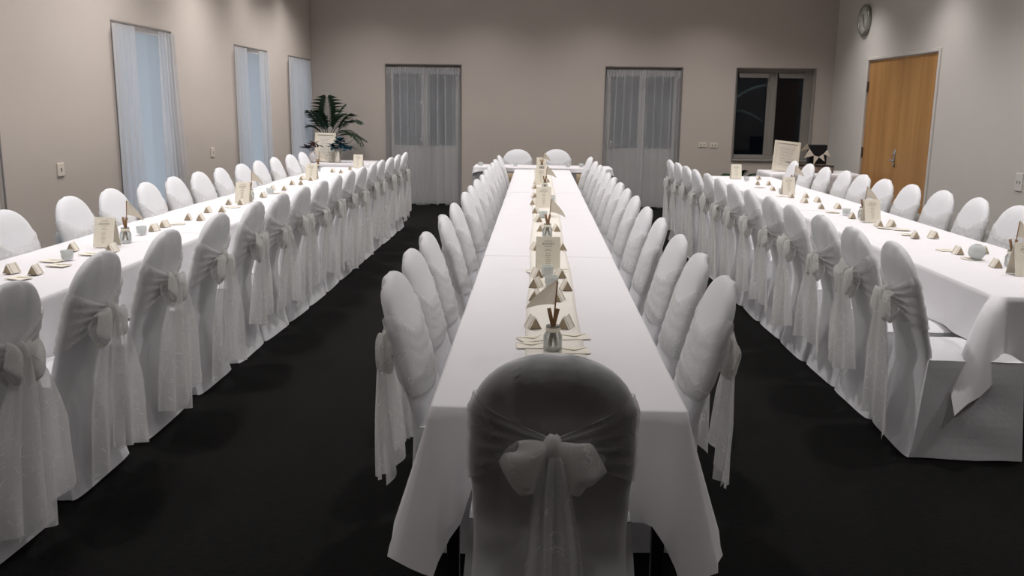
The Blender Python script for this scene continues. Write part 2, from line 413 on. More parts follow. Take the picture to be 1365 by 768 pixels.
# wooden double door in the right wall
d = thing('door_1', None, None, (XR, (DR[0] + DR[1]) / 2, 0), kind='structure')
hw = (DR[1] - DR[0]) / 2
mb = MB()
for (y0, y1, z0, z1) in ((-hw - .045, -hw + .012, 0, DR[2] + .03), (hw - .012, hw + .045, 0, DR[2] + .03), (-hw + .0125, hw - .0125, DR[2] - .012, DR[2] + .03)):
    mb.bbox(-.018, .10, y0, y1, z0, z1, .005)
mb.build('door_frame', M['wall_right'], d)
for s in (-1, 1):
    y0, y1 = (-hw + .016, -.003) if s < 0 else (.003, hw - .016)
    lf = MB().bbox(.012, .055, y0, y1, .008, DR[2] - .02, .003).build('door_leaf', M['wood'], d)
    for z in (.25, 1.02, 1.93):
        yy = s * (hw - .012)
        mb = MB(); mb.tube([(.004, yy, z - .075), (.004, yy, z + .075)], .012, 10); mb.bbox(-.004, .014, yy - .028, yy + .028, z - .07, z + .07, .002)
        mb.build('hinge', M['hinge'], lf)
mb = MB(); mb.bbox(-.002, .014, -.085, -.035, .90, 1.12, .004); mb.tube([(.005, -.06, .98), (-.05, -.06, .98)], .011, 10)
mb.tube([(-.05, -.06, .98), (-.052, -.19, .975)], .011, 10); mb.lathe([(.016, 0), (.016, .012)], 14, mat=Matrix.Translation((-.002, -.06, 1.06)) @ Matrix.Rotation(-PI / 2, 4, 'Y'))
mb.build('door_handle', M['chrome'], d, True)
# door_1 frame is set flush in the wall opening
# skirting boards
def skirt_runs(name, axis, fixed, inner, runs, mat):
    mb = MB()
    for a, b in runs:
        if axis == 'x': mb.bbox(min(fixed, inner), max(fixed, inner), a, b, 0, .09, .004)
        else: mb.bbox(a, b, min(fixed, inner), max(fixed, inner), 0, .09, .004)
    tag(mb.build(name, mat), kind='structure')
skirt_runs('baseboard_left', 'x', XL, XL + .014, [(YF, YB)], M['wall'])
skirt_runs('baseboard_right', 'x', XR, XR - .014, [(YF, DR[0] - .07), (DR[1] + .07, YB)], M['trim'])
skirt_runs('baseboard_back', 'y', YB, YB - .014, [(XL, BD[0][0] - .02), (BD[0][1] + .02, BD[1][0] - .02), (BD[1][1] + .02, XR)], M['wall'])

# outside: added dark backdrop, keeps the sky out of the back doors and window
tag(MB().box(-6, 8, 16.9, 17.2, -.1, 4.2).build('sky_blocker', M['outdoor_dark']), 'added dark backdrop hiding the sky beyond the back windows', 'wall', kind='structure')
tag(MB().box(-6, 8, YB + WT, 16.9, -.15, -.02).build('terrace', M['outdoor_dark']), 'dark paving outside the back windows', 'ground', kind='structure')

# ------------------------------------------------------------------ curtains
def drape(path, z0, z1, n, depth, ph, axis, flare=0.0, nz=14, wob=0.0, gather=0.0):
    """pleated sheet: path=(a,b) along the wall axis, hung between z1 (top) and z0; flare widens the b end towards the hem"""
    a, b = path; nu = max(24, n * 14); P = []
    rnd = random.Random(ph * 100)
    fr = [(rnd.uniform(.7, 1.35), rnd.uniform(0, 6.28), rnd.uniform(.5, 1)) for _ in range(3)]
    for i in range(nz + 1):
        v = i / nz; z = z1 + (z0 - z1) * v; row = []
        for j in range(nu + 1):
            u = j / nu
            s = a + (b - a) * (u + gather * sin(2 * PI * n * u + ph) * min(u, 1 - u, .08) / .08) + flare * u * v ** 1.3 + wob * sin(v * 3 + ph) * v * .3
            amp = depth * (.35 + .65 * min(1, v * 2.2))
            o = sum(k * sin(2 * PI * n * f_ * u + p + .8 * v * sin(p * 3)) for f_, p, k in fr) / 2.0 * amp
            zz = z + (.012 * sin(2 * PI * n * .7 * u + ph) if i == nz else 0)
            row.append((o, s, zz) if axis == 'x' else (s, o, zz))
        P.append(row)
    return P
def curtain(name, label, loc, P, mat, header=None, rod=None, group=None):
    t = thing(name, label, 'curtain', loc, group=group)
    mb = MB(); mb.grid(P); mb.build('curtain_panel', mat, t, True)
    if header: 
        mb = MB(); mb.grid(header); mb.build('header_tape', M['voile_dense'], t, True)
    return t
cx0 = XL + 0.035
G = 'sheer curtains at the left windows'
curtain('sheer_curtain', 'near white sheer drape of the largest left window', (cx0, 0, 0), drape((7.69, 8.15), .02, 2.25, 5, .026, 1.1, 'x', .10), M['voile_dense'], group=G)
curtain('sheer_curtain', 'far white sheer drape of the largest left window, flaring towards the floor', (cx0, 0, 0), drape((8.62, 9.0), .02, 2.25, 5, .026, 2.3, 'x', .26), M['voile_dense'], group=G)
curtain('sheer_curtain', 'near sheer drape of the middle left window', (cx0, 0, 0), drape((10.80, 11.25), .02, 2.25, 4, .026, 3.1, 'x', .12), M['voile_dense'], group=G)
curtain('sheer_curtain', 'far sheer drape of the middle left window', (cx0, 0, 0), drape((11.74, 12.18), .02, 2.25, 5, .026, 4.4, 'x', .1), M['voile_dense'], group=G)
curtain('sheer_curtain', 'bright white sheer curtain fully covering the left window nearest the corner', (cx0, 0, 0), drape((13.12, 14.42), .02, 2.25, 11, .026, 5.2, 'x', .05), M['voile_dense'], group=G)
curtain('sheer_curtain', 'dim sheer drape at the left frame edge window', (cx0, 0, 0), drape((4.6, 5.2), .02, 2.25, 6, .026, 6.2, 'x', .0), M['voile_dense'], group=G)
for i, (a, b) in enumerate(BD):
    m = (a + b) / 2; nm = 'back door left of the head table' if i == 0 else 'back door right of the head table'
    for s in (-1, 1):
        pa, pb = (a + .012, m + .03) if s < 0 else (m - .03, b - .012)
        if s < 0: P = drape((pb, pa), .015, 2.175, 5, .040, 1.7 + i * 3.3, 'y', -.02 - .04 * i, gather=.055); Hd = drape((pb, pa), 2.07, 2.18, 14, .016, 2.2 + i, 'y', nz=3)
        else: P = drape((pa, pb), .015, 2.175, 5, .040, 2.9 + i * 2.1, 'y', .02, gather=.055); Hd = drape((pa, pb), 2.07, 2.18, 14, .016, 3.2 + i, 'y', nz=3)
        curtain('sheer_curtain', '%s-hand sheer curtain panel over the %s' % ('left' if s < 0 else 'right', nm), (0, YB + .02 + (.03 if s > 0 else 0) - .05, 0), P, M['voile'], Hd, group='sheer curtains over the back doors')

# ------------------------------------------------------------------ covered chair
def ring_w(z):
    z0, z1, w = .79, 1.0, .223
    w *= 1 + .010 * sin((z - .45) * 34) * (1 if z < .85 else 0)
    if z <= .45: return .2125 + .050 * ((.45 - z) / .45) ** 1.1
    if z <= z0: return w - .010 * max(0, (.62 - z) / .18)
    q = (z - z0) / (z1 - z0)
    return w * max(0.0, 1 - q ** 2.15) ** (1 / 2.15)
def ring_c(z):
    if z < .5:
        q = (.5 - z) / .5
        return -.2036 + .012 * sin(PI * q) - .060 * q ** 1.4
    return -.190 - .150 * ((z - .45) / .55)
def ring_t(z): return (.040 if z > .45 else .020 + .020 * (z / .45)) * max(0.02, 1 - max(0, (z - .86) / .14) ** 3) ** .5
def ring_pt(z, a, off=0.0):
    w, c, t = ring_w(z) + off, ring_c(z), ring_t(z) + off
    ca, sa = cos(a), sin(a)
    x = w * math.copysign(abs(ca) ** (.72 if z > .5 else .72 - .3 * (.5 - z) / .5), ca); y = t * math.copysign(abs(sa) ** .8, sa)
    return Vector((x, c + y, z))
def fold(x, z, k): return (.0035, .008, .005, .009, .004)[int(k / 2.1 + .5) % 5] * (sin(x * 62 + k) + .5 * sin(x * 105 + 2 * k)) * (max(0, min(1, (z - .3) * 3)) + .8 * max(0, .4 - z))
def backrest_mb(seed):
    N = 44; zs = [.006, .05, .11, .17, .23, .29, .35, .41] + [.46 + .38 * i / 14 for i in range(14)] + [.84 + .159 * sin(PI / 2 * i / 10) for i in range(11)]
    P = []
    for z in zs:
        row = []
        for j in range(N):
            p = ring_pt(z, 2 * PI * j / N)
            if sin(2 * PI * j / N) < -.2: p.y += fold(p.x, z, seed * 2.1) * max(0, 1 - abs(p.x) / .23)
            row.append(p)
        P.append(row)
    mb = MB(); mb.grid(P, True); n0 = (len(P) - 1) * N
    mb.f.append(tuple(n0 + j for j in range(N))); mb.m.append(0)
    return mb
def rect_pt(s, hw, y0, y1):              # s in 0..4 round the seat, 0..1 rear, 1..2 right, 2..3 front, 3..4 left
    k = int(s) % 4; q = s - int(s)
    if k == 0: return (-hw + 2 * hw * q, y0), (0, -1)
    if k == 1: return (hw, y0 + (y1 - y0) * q), (1, 0)
    if k == 2: return (hw - 2 * hw * q, y1), (0, 1)
    return (-hw, y1 - (y1 - y0) * q), (-1, 0)
def skirt_mb(seed):
    rnd = random.Random(seed); ph = [rnd.uniform(0, 6.28) for _ in range(6)]
    NV = 14; NS = 12; P = []
    for i in range(NV + 1):
        v = i / NV; z = .475 * (1 - v) + .004 * v
        hw = .226 + .036 * v ** .8; y0 = -.205 - .052 * v; y1 = .225 + .03 * v
        row = []
        for k in range(4):
            for j in range(NS):
                q = j / NS; (x, y), (nx, ny) = rect_pt(k + q, hw, y0, y1)
                e = sin(PI * q)
                d = e * (.006 * sin(7 * q + ph[k] + 2 * v) * v + .004 * sin(28 * z + ph[(k + 2) % 6] + 3 * q) * (1 if k != 0 else .4))
                if k == 0: d -= .012 * e * sin(PI * min(1, v * 1.2))
                zz = z + (.004 * sin(9 * q + ph[k]) if i == NV else 0) + 0.0
                row.append((x + nx * d, y + ny * d, max(.003, zz)))
        P.append(row)
    mb = MB(); mb.grid(P, True); return mb
def seat_mb(seed):
    P = []; n = 12
    for i in range(n + 1):
        row = []
        for j in range(n + 1):
            u, v = -1 + 2 * i / n, -1 + 2 * j / n
            x = .228 * u; y = -.20 + (.427) * (j / n)
            z = .476 + .022 * (1 - u ** 4) * (1 - v ** 4) + .002 * sin(9 * u + seed) * sin(7 * v)
            row.append((x, y, z))
        P.append(row)
    mb = MB(); mb.grid(P)
    # underside edge so that the pad has thickness
    return mb
def band_mb(seed, kz=.745, zt0=.885, zb0=.60):
    rnd = random.Random(seed * 7); ph = rnd.uniform(0, 6)
    N, NV = 72, 14; P = []
    for i in range(NV + 1):
        v = i / NV; row = []
        for j in range(N):
            a = 2 * PI * j / N; sa = sin(a); ca = cos(a)
            q0 = abs(math.copysign(abs(ca) ** .72, ca))         # 1 at the sides, 0 in the middle
            q = 1 - q0
            if sa < 0:
                f = q ** .9
                zt = zt0 + (kz + .028 - zt0) * f; zb = zb0 + (kz - .028 - zb0) * f
            else:
                zt = zt0 - .075 * min(1, q * 1.6); zb = zb0 - .01 * q
            z = zt + (zb - zt) * v
            am = .0022 if sa >= 0 else .0022 + .014 * q ** 1.2
            o = .0045 + am * (1 + sin(v * 2 * PI * 4.5 + ph + 2.2 * sa + 3 * ca * (1 if sa >= 0 else .2))) 
            if sa < 0: o += .012 * q ** 4
            row.append(ring_pt(z, a, o))
        P.append(row)
    mb = MB(); mb.grid(P, True); return mb
YK = ring_c(.745) - .04 - .03
def loop_mb(s, L, Ht, droop, seed):
    rnd = random.Random(seed); ph = rnd.uniform(0, 6)
    P = []; NA, NB = 12, 26
    for i in range(NA + 1):
        a = i / NA; row = []
        hz = .012 + Ht * min(1, a * 2.4) ** .7 * (1 - .30 * (max(0, a - .7) / .3) ** 2); ty = .010 + .026 * sin(PI * min(1, a * .8 + .1))
        cxx = .012 + L * a; cz = .765 - hz * .9 - droop * a
        for j in range(NB):
            b = 2 * PI * j / NB
            rip = 1 + .10 * sin(5 * b + ph) * a
            x = cxx + .016 * cos(2 * b) * a - .02 * a * abs(sin(b))
            row.append((s * x, YK - .012 + ty * cos(b) * rip, cz + hz * sin(b) * rip - .010 * a * cos(3 * b + ph)))
        P.append(row)
    mb = MB(); mb.grid(P, True); return mb
def knot_mb(seed):
    mb = MB(); P = []; n = 18
    for i in range(11):
        v = i / 10; z = .785 - .08 * v; r = .010 + .016 * sin(PI * v) ** .6
        P.append([(r * 1.05 * cos(2 * PI * j / n) * (1 + .12 * sin(5 * 2 * PI * j / n + seed)), YK - .016 + r * .9 * sin(2 * PI * j / n), z + .004 * sin(3 * 2 * PI * j / n)) for j in range(n)])
    mb.grid(P, True)
    mb.f.append(tuple(range(n))); mb.m.append(0); k = 10 * n
    mb.f.append(tuple(k + j for j in range(n))); mb.m.append(0)
    return mb
def tail_mb(s, w1, L, dx, seed, slant):
    rnd = random.Random(seed); ph = rnd.uniform(0, 6); nf = rnd.uniform(1.3, 2.2)
    P = []; NV, NU = 22, 22
    for i in range(NV + 1):
        v = i / NV; row = []
        w = .016 + (w1 - .016) * min(1, v * 1.9) ** .65
        for j in range(NU + 1):
            u = -1 + 2 * j / NU
            x = s * (.008 + dx * v ** .8) + u * w + .012 * sin(4 * v + ph) * v
            y = YK - .030 - .016 * (.25 + v) * sin(PI * nf * u + ph + .8 * v) - (.012 if s > 0 else 0) + .02 * v
            z = .735 - L * v * (1 + slant * u * .08)
            row.append((x, y, z))
        P.append(row)
    mb = MB(); mb.grid(P); return mb
def make_chair(seed, style):
    t = thing('banquet_chair', '', 'chair')
    backrest_mb(seed).build('backrest_cover', M['cover'], t, True)
    seat_mb(seed).build('seat_cover', M['cover'], t, True)
    skirt_mb(seed).build('skirt', M['cover'], t, False)
    rnd = random.Random(seed * 13)
    sash = band_mb(seed, zb0=.60 + rnd.uniform(-.02, .02), zt0=.875 + rnd.uniform(-.015, .015)).build('sash', M['organza'], t, True)
    if style == 'end':
        Lp, Ht, dr, w1, L, dx = .112, .060, .010, .052, .62, .030
    else:
        Lp, Ht, dr, w1, L, dx = rnd.uniform(.09, .13), rnd.uniform(.055, .08), rnd.uniform(-.03, .02), rnd.uniform(.145, .185), rnd.uniform(.55, .64), rnd.uniform(.06, .10)
    for s in (-1, 1):
        loop_mb(s, Lp * (1 if style == 'end' else rnd.uniform(.85, 1.1)), Ht, dr + (.0 if style == 'end' else rnd.uniform(-.02, .02)), seed * 3 + s).build('bow_loop', M['organza_dense'], sash, True)
    for s in (-1, 1):
        tail_mb(s, w1, L + (0 if style == 'end' else rnd.uniform(-.07, .02)), dx, seed * 5 + s, rnd.choice((-1, 1))).build('tail', M['organza_tail'], sash, True)
    knot_mb(seed).build('knot', M['organza_dense'], sash, True)
    return t
protos = [make_chair(k, 'side') for k in (1, 2, 3, 4, 5)]
endp = make_chair(11, 'end')
reg(None)
used = set()
count = [0]
def put_chair(top, face, label, group, proto=None, scale=1.0, jit=True):
    """top: point under which the tip of the backrest stands; face: heading of the sitter"""
    if proto is None:
        i = (count[0] * 2 + count[0] // 5) % 5; count[0] += 1; proto = protos[i]
    o = proto if proto.name not in used else copy_tree(proto)
    used.add(proto.name)
    fx, fy = -sin(face), cos(face)
    o.location = (top.x + fx * .345, top.y + fy * .345, 0); o.rotation_euler = (0, 0, face + (random.uniform(-.05, .05) if jit else 0))
    o.scale = (1, 1, scale)
    tag(o, label, 'chair', group)
    return o
ROWS = {
 'MR': [(967.5,368),(937.5,338),(914,315),(886,290),(864.5,276),(851,261),(839,251),(829,243),(819,236.5),(812.5,231),(807.5,224.5),(801,220),(795,215),(788.8,209)],
 'ML': [(524,363),(541,334),(561,311),(588.8,286),(602.5,270.5),(618.8,256),(625.5,247),(633.8,239),(643.8,232.5),(647.5,226),(651.5,221.3),(655.5,217),(659.5,212.3),(663.8,207)],
 'LI': [(17,375),(134,335),(222,306),(290,283.5),(343,267.5),(373.5,259),(402,250.5),(426.5,243),(441,237.5),(464.5,229),(480,224),(494,219),(502.5,215),(517,211),(525.5,207.5),(537.5,204)],
 'LO': [(2.5,280),(87.5,261),(136,252.5),(179,246),(214,238),(243.5,232),(285.8,224),(317,219),(340.6,214.4),(362.5,209),(380,207),(401,203)],
 'RI': [(1192,322),(1138.7,303),(1099.6,287),(1058.6,275),(1029,263),(1005,255),(979.5,247),(961,239),(948,232.5),(931,228),(919,223),(909,219),(898.8,215)],
 'RO': [(1365,274),(1310.6,264),(1269,255),(1228.5,248),(1200.7,243),(1164.5,235),(1137,228),(1105.5,223),(1081.5,218),(1063,215)],
}
INFO = {
 'MR': (PI / 2, 'white covered chair with organza sash, %s from the camera on right side of middle table', 'covered chairs on the right of the middle table'),
 'ML': (-PI / 2, 'white covered chair with organza sash, %s from the camera on left side of middle table', 'covered chairs on the left of the middle table'),
 'LI': (PI / 2, 'white covered chair with bow facing aisle, %s from the camera along left table', 'bow-backed chairs on the aisle side of the left table'),
 'LO': (-PI / 2, 'white covered chair between left table and windowed wall, %s from the camera', 'covered chairs on the wall side of the left table'),
 'RI': (-PI / 2, 'white covered chair with bow facing aisle, %s from the camera along right table', 'bow-backed chairs on the aisle side of the right table'),
 'RO': (PI / 2, 'white covered chair between right table and door wall, %s from the camera', 'covered chairs on the wall side of the right table'),
}
for k, px in ROWS.items():
    face, lab, grp = INFO[k]
    P = [onz(x, y, 1.0) for x, y in px]
    n = len(P); my = sum(p.y for p in P) / n; mx = sum(p.x for p in P) / n
    sl = sum((p.y - my) * (p.x - mx) for p in P) / sum((p.y - my) ** 2 for p in P)
    Y = [p.y for p in P]
    for _ in range(60):                       # no two chairs of a row inside each other
        for i in range(n - 1):
            g = Y[i + 1] - Y[i]
            if g < .55: e = (.55 - g) / 2; Y[i] -= e * .3; Y[i + 1] += e * 1.7
    for i in range(n):
        xx = mx + sl * (Y[i] - my)
        xx += .4 * max(-.05, min(.05, P[i].x - xx))
        put_chair(Vector((xx, Y[i], 0)), face, lab % ORD[i], grp)
put_chair(onz(740, 472, 1.0), 0.0, 'large white covered chair with bow at the near end of the middle table', 'covered chair at the table end', endp, jit=False)
for px, nm in ((690, 'left'), (742, 'right')):
    p = ony(px, 199, 13.75)
    put_chair(Vector((p.x, 13.75, 0)), PI, 'white covered chair behind the head table, %s of the two' % nm, 'chairs behind the head table', scale=p.z / 1.0, jit=False)

# ------------------------------------------------------------------ tables and cloths
ZT = .75
def make_table(label, x0, x1, y0, y1, group=None, inset=.05, zt=ZT):
    t = thing('trestle_table', label, 'table', ((x0 + x1) / 2, (y0 + y1) / 2, 0), group=group)
    hx, hy = (x1 - x0) / 2 - .012 - inset * .5 + .025, (y1 - y0) / 2 - .006 - inset * .4 + .02
    MB().bbox(-hx, hx, -hy, hy, zt - .034, zt - .006, .004).build('tabletop', M['kraft'], t)
    for sx in (-1, 1):
        for sy in (-1, 1):
            cx, cy = sx * (hx - inset), sy * (hy - inset)
            MB().bbox(cx - .019, cx + .019, cy - .019, cy + .019, 0, zt - .034, .003).build('leg', M['dark_metal'], t)
    return t
def make_cloth(label, x0, x1, y0, y1, dL, dR, dN, dF, seed=1, rc=.018, group=None, zt=ZT, mat='cloth', corner=.07, name='tablecloth', gap=None, flare=.03, cfl=.10, peak=False):
    """linen sheet over a table: drops on the left, right, near and far sides"""
    rnd = random.Random(seed); ph = [rnd.uniform(0, 6.28) for _ in range(8)]
    per = []           # (x, y, nx, ny, drop, cornerness)
    hw, hl = x1 - x0, y1 - y0
    def side(xa, ya, xb, yb, nx, ny, d, ca, cb, L):
        m = max(8, int(L / .03))
        for i in range(m):
            q = (i + .5) / m; s = q * L
            c = 0.0
            if ca and not peak: c = max(c, math.exp(-(s / .06) ** 2))
            if cb and not peak: c = max(c, math.exp(-((L - s) / .06) ** 2))
            per.append((xa + (xb - xa) * q, ya + (yb - ya) * q, nx, ny, d, c))
    def corner_pts(cx, cy, a0, d0, d1, on):
        na = 16 if peak else 6
        for i in range(na + 1):
            a = a0 + PI / 2 * i / na
            q = i / na
            per.append((cx + rc * cos(a), cy + rc * sin(a), cos(a), sin(a), d0 + (d1 - d0) * q, (math.exp(-((q - .5) / .27) ** 2) if peak else 1.0) if on else 0.0))
    side(x0 + rc, y0, x1 - rc, y0, 0, -1, dN, dN and dL, dN and dR, hw); corner_pts(x1 - rc, y0 + rc, -PI / 2, dN, dR, dN and dR)
    side(x1, y0 + rc, x1, y1 - rc, 1, 0, dR, dN and dR, dF and dR, hl); corner_pts(x1 - rc, y1 - rc, 0, dR, dF, dR and dF)
    side(x1 - rc, y1, x0 + rc, y1, 0, 1, dF, dF and dR, dF and dL, hw); corner_pts(x0 + rc, y1 - rc, PI / 2, dF, dL, dF and dL)
    side(x0, y1 - rc, x0, y0 + rc, -1, 0, dL, dF and dL, dN and dL, hl); corner_pts(x0 + rc, y0 + rc, PI, dL, dN, dL and dN)
    n = len(per); NV = 12; P = []
    cxm, cym = (x0 + x1) / 2, (y0 + y1) / 2
    P.append([(cxm + (x - cxm) * .0, cym + (y - cym) * .9, zt) for x, y, *_ in per])
    P.append([(cxm + (x - cxm) * .6, cym + (y - cym) * .97, zt + .0006) for x, y, *_ in per])
    P.append([(x - nx * .008, y - ny * .008, zt) for x, y, nx, ny, d, c in per])
    for i in range(NV + 1):
        v = i / NV; row = []
        for j, (x, y, nx, ny, d, c) in enumerate(per):
            dd = d + (corner if d else 0) * c ** 1.5 * (2.0 if c > .95 else 1.5)
            if gap and ny < -.9 and gap[0] < x < gap[1]: dd = min(dd, gap[2])
            dd = max(dd, .004)
            s = (x * abs(ny) + y * abs(nx))
            wv = (.010 * sin(9 * s + ph[0]) + .006 * sin(21 * s + ph[1])) * v ** 1.2 if d else 0
            out = .002 + flare * v * (1 if d else 0) + wv + c ** 1.2 * cfl * v ** (.5 if peak else 1.1) * (1 if d else 0)
            row.append((x + nx * out, y + ny * out, zt - .004 - dd * v if i else zt - .003))
        P.append(row)
    mb = MB(); mb.grid(P, True)
    o = mb.build(name, M[mat], None, True)
    return tag(o, label, 'tablecloth', group)
MXa, MXb = -.297, .452
ms = [2.50, 3.735, 5.2, 7.45, 9.1, 10.75, 12.42]
for i in range(len(ms) - 1):
    e = 'nearest the camera' if i == 0 else '%s from the camera' % ORD[i]
    make_table('dark-legged trestle table under the middle row cloth %s' % e, MXa, MXb, ms[i], ms[i + 1], 'trestle tables of the middle row')
    make_cloth('white tablecloth on the middle row of tables, %s' % e, MXa, MXb, ms[i], ms[i + 1] + (.012 if i < 5 else 0), .285, .285, .335 if i == 0 else 0, .26 if i == 5 else 0, seed=i + 3,
               group='white cloths on the middle tables', zt=ZT + (.0035 if i % 2 == 0 else 0), gap=(-.18, .30, .24) if i == 0 else None)
LXa, LXb = -2.92, -2.185
ls = [2.3, 4.1, 5.9, 7.7, 9.5, 11.0, 12.35]
for i in range(len(ls) - 1):
    e = 'nearest the camera' if i == 0 else '%s from the camera' % ORD[i]
    make_table('dark-legged trestle table under the left row cloth %s' % e, LXa, LXb, ls[i], ls[i + 1], 'trestle tables of the left row')
    make_cloth('white tablecloth on the left row of tables, %s' % e, LXa, LXb, ls[i], ls[i + 1] + (.012 if i < 5 else 0), .27, .27, .3 if i == 0 else 0, .26 if i == 5 else 0, seed=i + 13,
               group='white cloths on the left tables', zt=ZT + (.0035 if i % 2 == 0 else 0))
RXa, RXb = 2.20, 3.03
rs = [4.26, 6.1, 7.9, 9.7, 11.78]
for i in range(len(rs) - 1):
    e = 'nearest the camera' if i == 0 else '%s from the camera' % ORD[i]
    make_table('dark-legged trestle table under the right row cloth %s' % e, RXa, RXb, rs[i], rs[i + 1], 'trestle tables of the right row', inset=.12)
    make_cloth('white tablecloth on the right row of tables, %s' % e, RXa, RXb, rs[i], rs[i + 1] + (.012 if i < 3 else 0), .25, .25, .33 if i == 0 else 0, .26 if i == 3 else 0, seed=i + 23,
               group='white cloths on the right tables', zt=ZT + (.0035 if i % 2 == 0 else 0), rc=.06 if i == 0 else .018, corner=.11 if i == 0 else .07, peak=(i == 0), cfl=.345 if i == 0 else .10)
P = []
for i in range(140):
    y = 2.56 + (12.40 - 2.56) * i / 139
    P.append([(.078 - .108 + .216 * j / 8 + .004 * sin(y * 3), y, ZT + .0055 + .0006 * sin(y * 23 + j)) for j in range(9)])
mb = MB(); mb.grid(P)
o = solidify(mb.build('table_runner', M['runner'], None, True), .0012)
tag(o, 'narrow cream runner down the centre of the middle table row', 'table runner')
# head table with a gathered skirt
make_table('head table across the far end of the room', -.90, 1.07, 12.82, 13.42)
make_cloth('white cloth over the head table with short front fall', -.90, 1.07, 12.82, 13.42, .10, .10, .055, .10, seed=41, group='white cloth of the head table', corner=.01, flare=.01, cfl=.012)
P = []
for i in range(9):
    v = i / 8; row = []
    for j in range(221):
        s = j / 220 * (.56 * 2 + 1.93)
        if s < .56: x, y, nx, ny = -.90, 13.40 - s, -1, 0
        elif s < .56 + 1.93: x, y, nx, ny = -.90 + (s - .56) * 1.97 / 1.93, 12.84, 0, -1
        else: x, y, nx, ny = 1.07, 12.84 + (s - 2.49), 1, 0
        w_ = .012 + .014 * sin(s * 52) * (.4 + .6 * v) + .02 * v
        row.append((x + nx * (w_ - .03 if False else w_), y + ny * w_, .70 - .69 * v))
    P.append(row)
sk = MB(); sk.grid(P); o = sk.build('table_skirt', M['skirt_grey'], None, True)
tag(o, 'silvery grey gathered skirt hanging round the head table', 'table skirt')
# swag of tan satin panels on the skirt, either side of the middle table
for nm, xa, xb in (('left', -.52, -.30), ('right', .56, .90)):
    P = []
    for i in range(8):
        v = i / 7
        P.append([(xa + (xb - xa) * j / 20 + .02 * v, 12.775 - .008 * sin(j * 1.3) - .01 * v, .675 - .67 * v) for j in range(21)])
    mb = MB(); mb.grid(P); o = solidify(mb.build('satin_panel', M['skirt_tan'], None, True), .002)
    tag(o, 'tan satin panel on the head table front, %s of the middle table' % nm, 'fabric panel', 'tan panels on the head table')
# table in the left back corner and small table in the right back corner
make_table('corner table below the left potted palm', -3.42, -2.42, 13.05, 13.85)
make_cloth('white cloth over the corner table holding the sign and flowers', -3.42, -2.42, 13.05, 13.85, .25, .45, .55, .2, seed=51, group='white cloth of the corner table')
make_table('small table under the window near the right back corner', 3.18, 4.42, 12.35, 13.15)
make_cloth('pale shimmering cloth over the small table by the dark window', 3.18, 4.42, 12.35, 13.15, .45, .25, .5, .2, seed=52, group='cloth of the small right table')

# ------------------------------------------------------------------ tableware
def tz(p): return Vector((p[0], p[1], ZT + .0062))
def place_base(px, py): return tz(onz(px, py, ZT + .006))
# folded tent place card
def tent_proto():
    t = thing('place_card', '', 'place card')
    b, h, l, th = .029, .054, .04, .0022
    mb = MB()
    for s in (-1, 1):
        V = [(s * b, y, 0) for y in (-l, l)] + [(0, y, h) for y in (-l, l)]
        mb.add(V, [(0, 1, 3, 2)])
    o = mb.build('card_fold', M['ivory'], t); solidify(o, th, 0)
    for y in (-l + .004, l - .004):
        mb = MB()
        V = [(-b + .004, y - .001, .001), (b - .004, y - .001, .001), (0, y - .001, h - .007), (-b + .004, y + .001, .001), (b - .004, y + .001, .001), (0, y + .001, h - .007)]
        mb.add(V, [(0, 1, 2), (3, 5, 4), (0, 3, 4, 1), (1, 4, 5, 2), (2, 5, 3, 0)])
        mb.build('end_shade_panel', M['kraft'], t)  # kraft panels stand in for the shaded inside of the open ends
    for y in (-.026, .026):
        mb = MB(); mb.tube([(-(b + .0022), y, .001), (0, y, h + .0030), (b + .0022, y, .001)], .0011, 5)
        mb.build('cord', M['kraft'], t)
    return t
def menu_proto():
    t = thing('menu_card', '', 'menu card')
    w, h, d = .064, .175, .045
    mb = MB()
    for s in (-1, 1):
        mb.add([(-w, s * d, 0), (w, s * d, 0), (w, 0, h), (-w, 0, h)], [(0, 1, 2, 3)])
    o = mb.build('card_fold', M['cream'], t); solidify(o, .0022, 0)
    rnd = random.Random(5)
    mb = MB(); sl = d / h
    for s in (-1, 1):
        for k, (z, wd, hh) in enumerate([(.155, .022, .003), (.143, .030, .004), (.135, .034, .003), (.126, .020, .003), (.112, .012, .003), (.104, .016, .003), (.090, .012, .0025), (.080, .014, .0025), (.070, .010, .0025), (.058, .015, .0025), (.050, .011, .0025), (.038, .013, .0025), (.028, .007, .0025)]):
            x = -wd
            while x < wd - .003:                       # illegible words as short strokes
                l = min(rnd.uniform(.004, .010), wd - x)
                y = s * (d - z * sl + .0019)
                yb = s * (d - (z - hh) * sl + .0019)
                mb.add([(x, yb, z - hh), (x + l, yb, z - hh), (x + l, y, z), (x, y, z)], [(0, 1, 2, 3)])
                x += l + .003
    mb.build('printed_text', M['ink'], t)
    return t
def flat_proto():
    t = thing('envelope_card', '', 'card')
    mb = MB(); mb.bbox(-.055, .055, -.038, .038, 0, .0035, .001); mb.build('envelope', M['ivory'], t)
    mb = MB(); mb.add([(-.053, .037, .0037), (.053, .037, .0037), (0, -.008, .0062), (-.053, .037, .0047), (.053, .037, .0047), (0, -.008, .0072)], [(0, 1, 2), (3, 5, 4), (0, 3, 4, 1), (1, 4, 5, 2), (2, 5, 3, 0)])
    mb.build('flap', M['cream'], t)
    return t
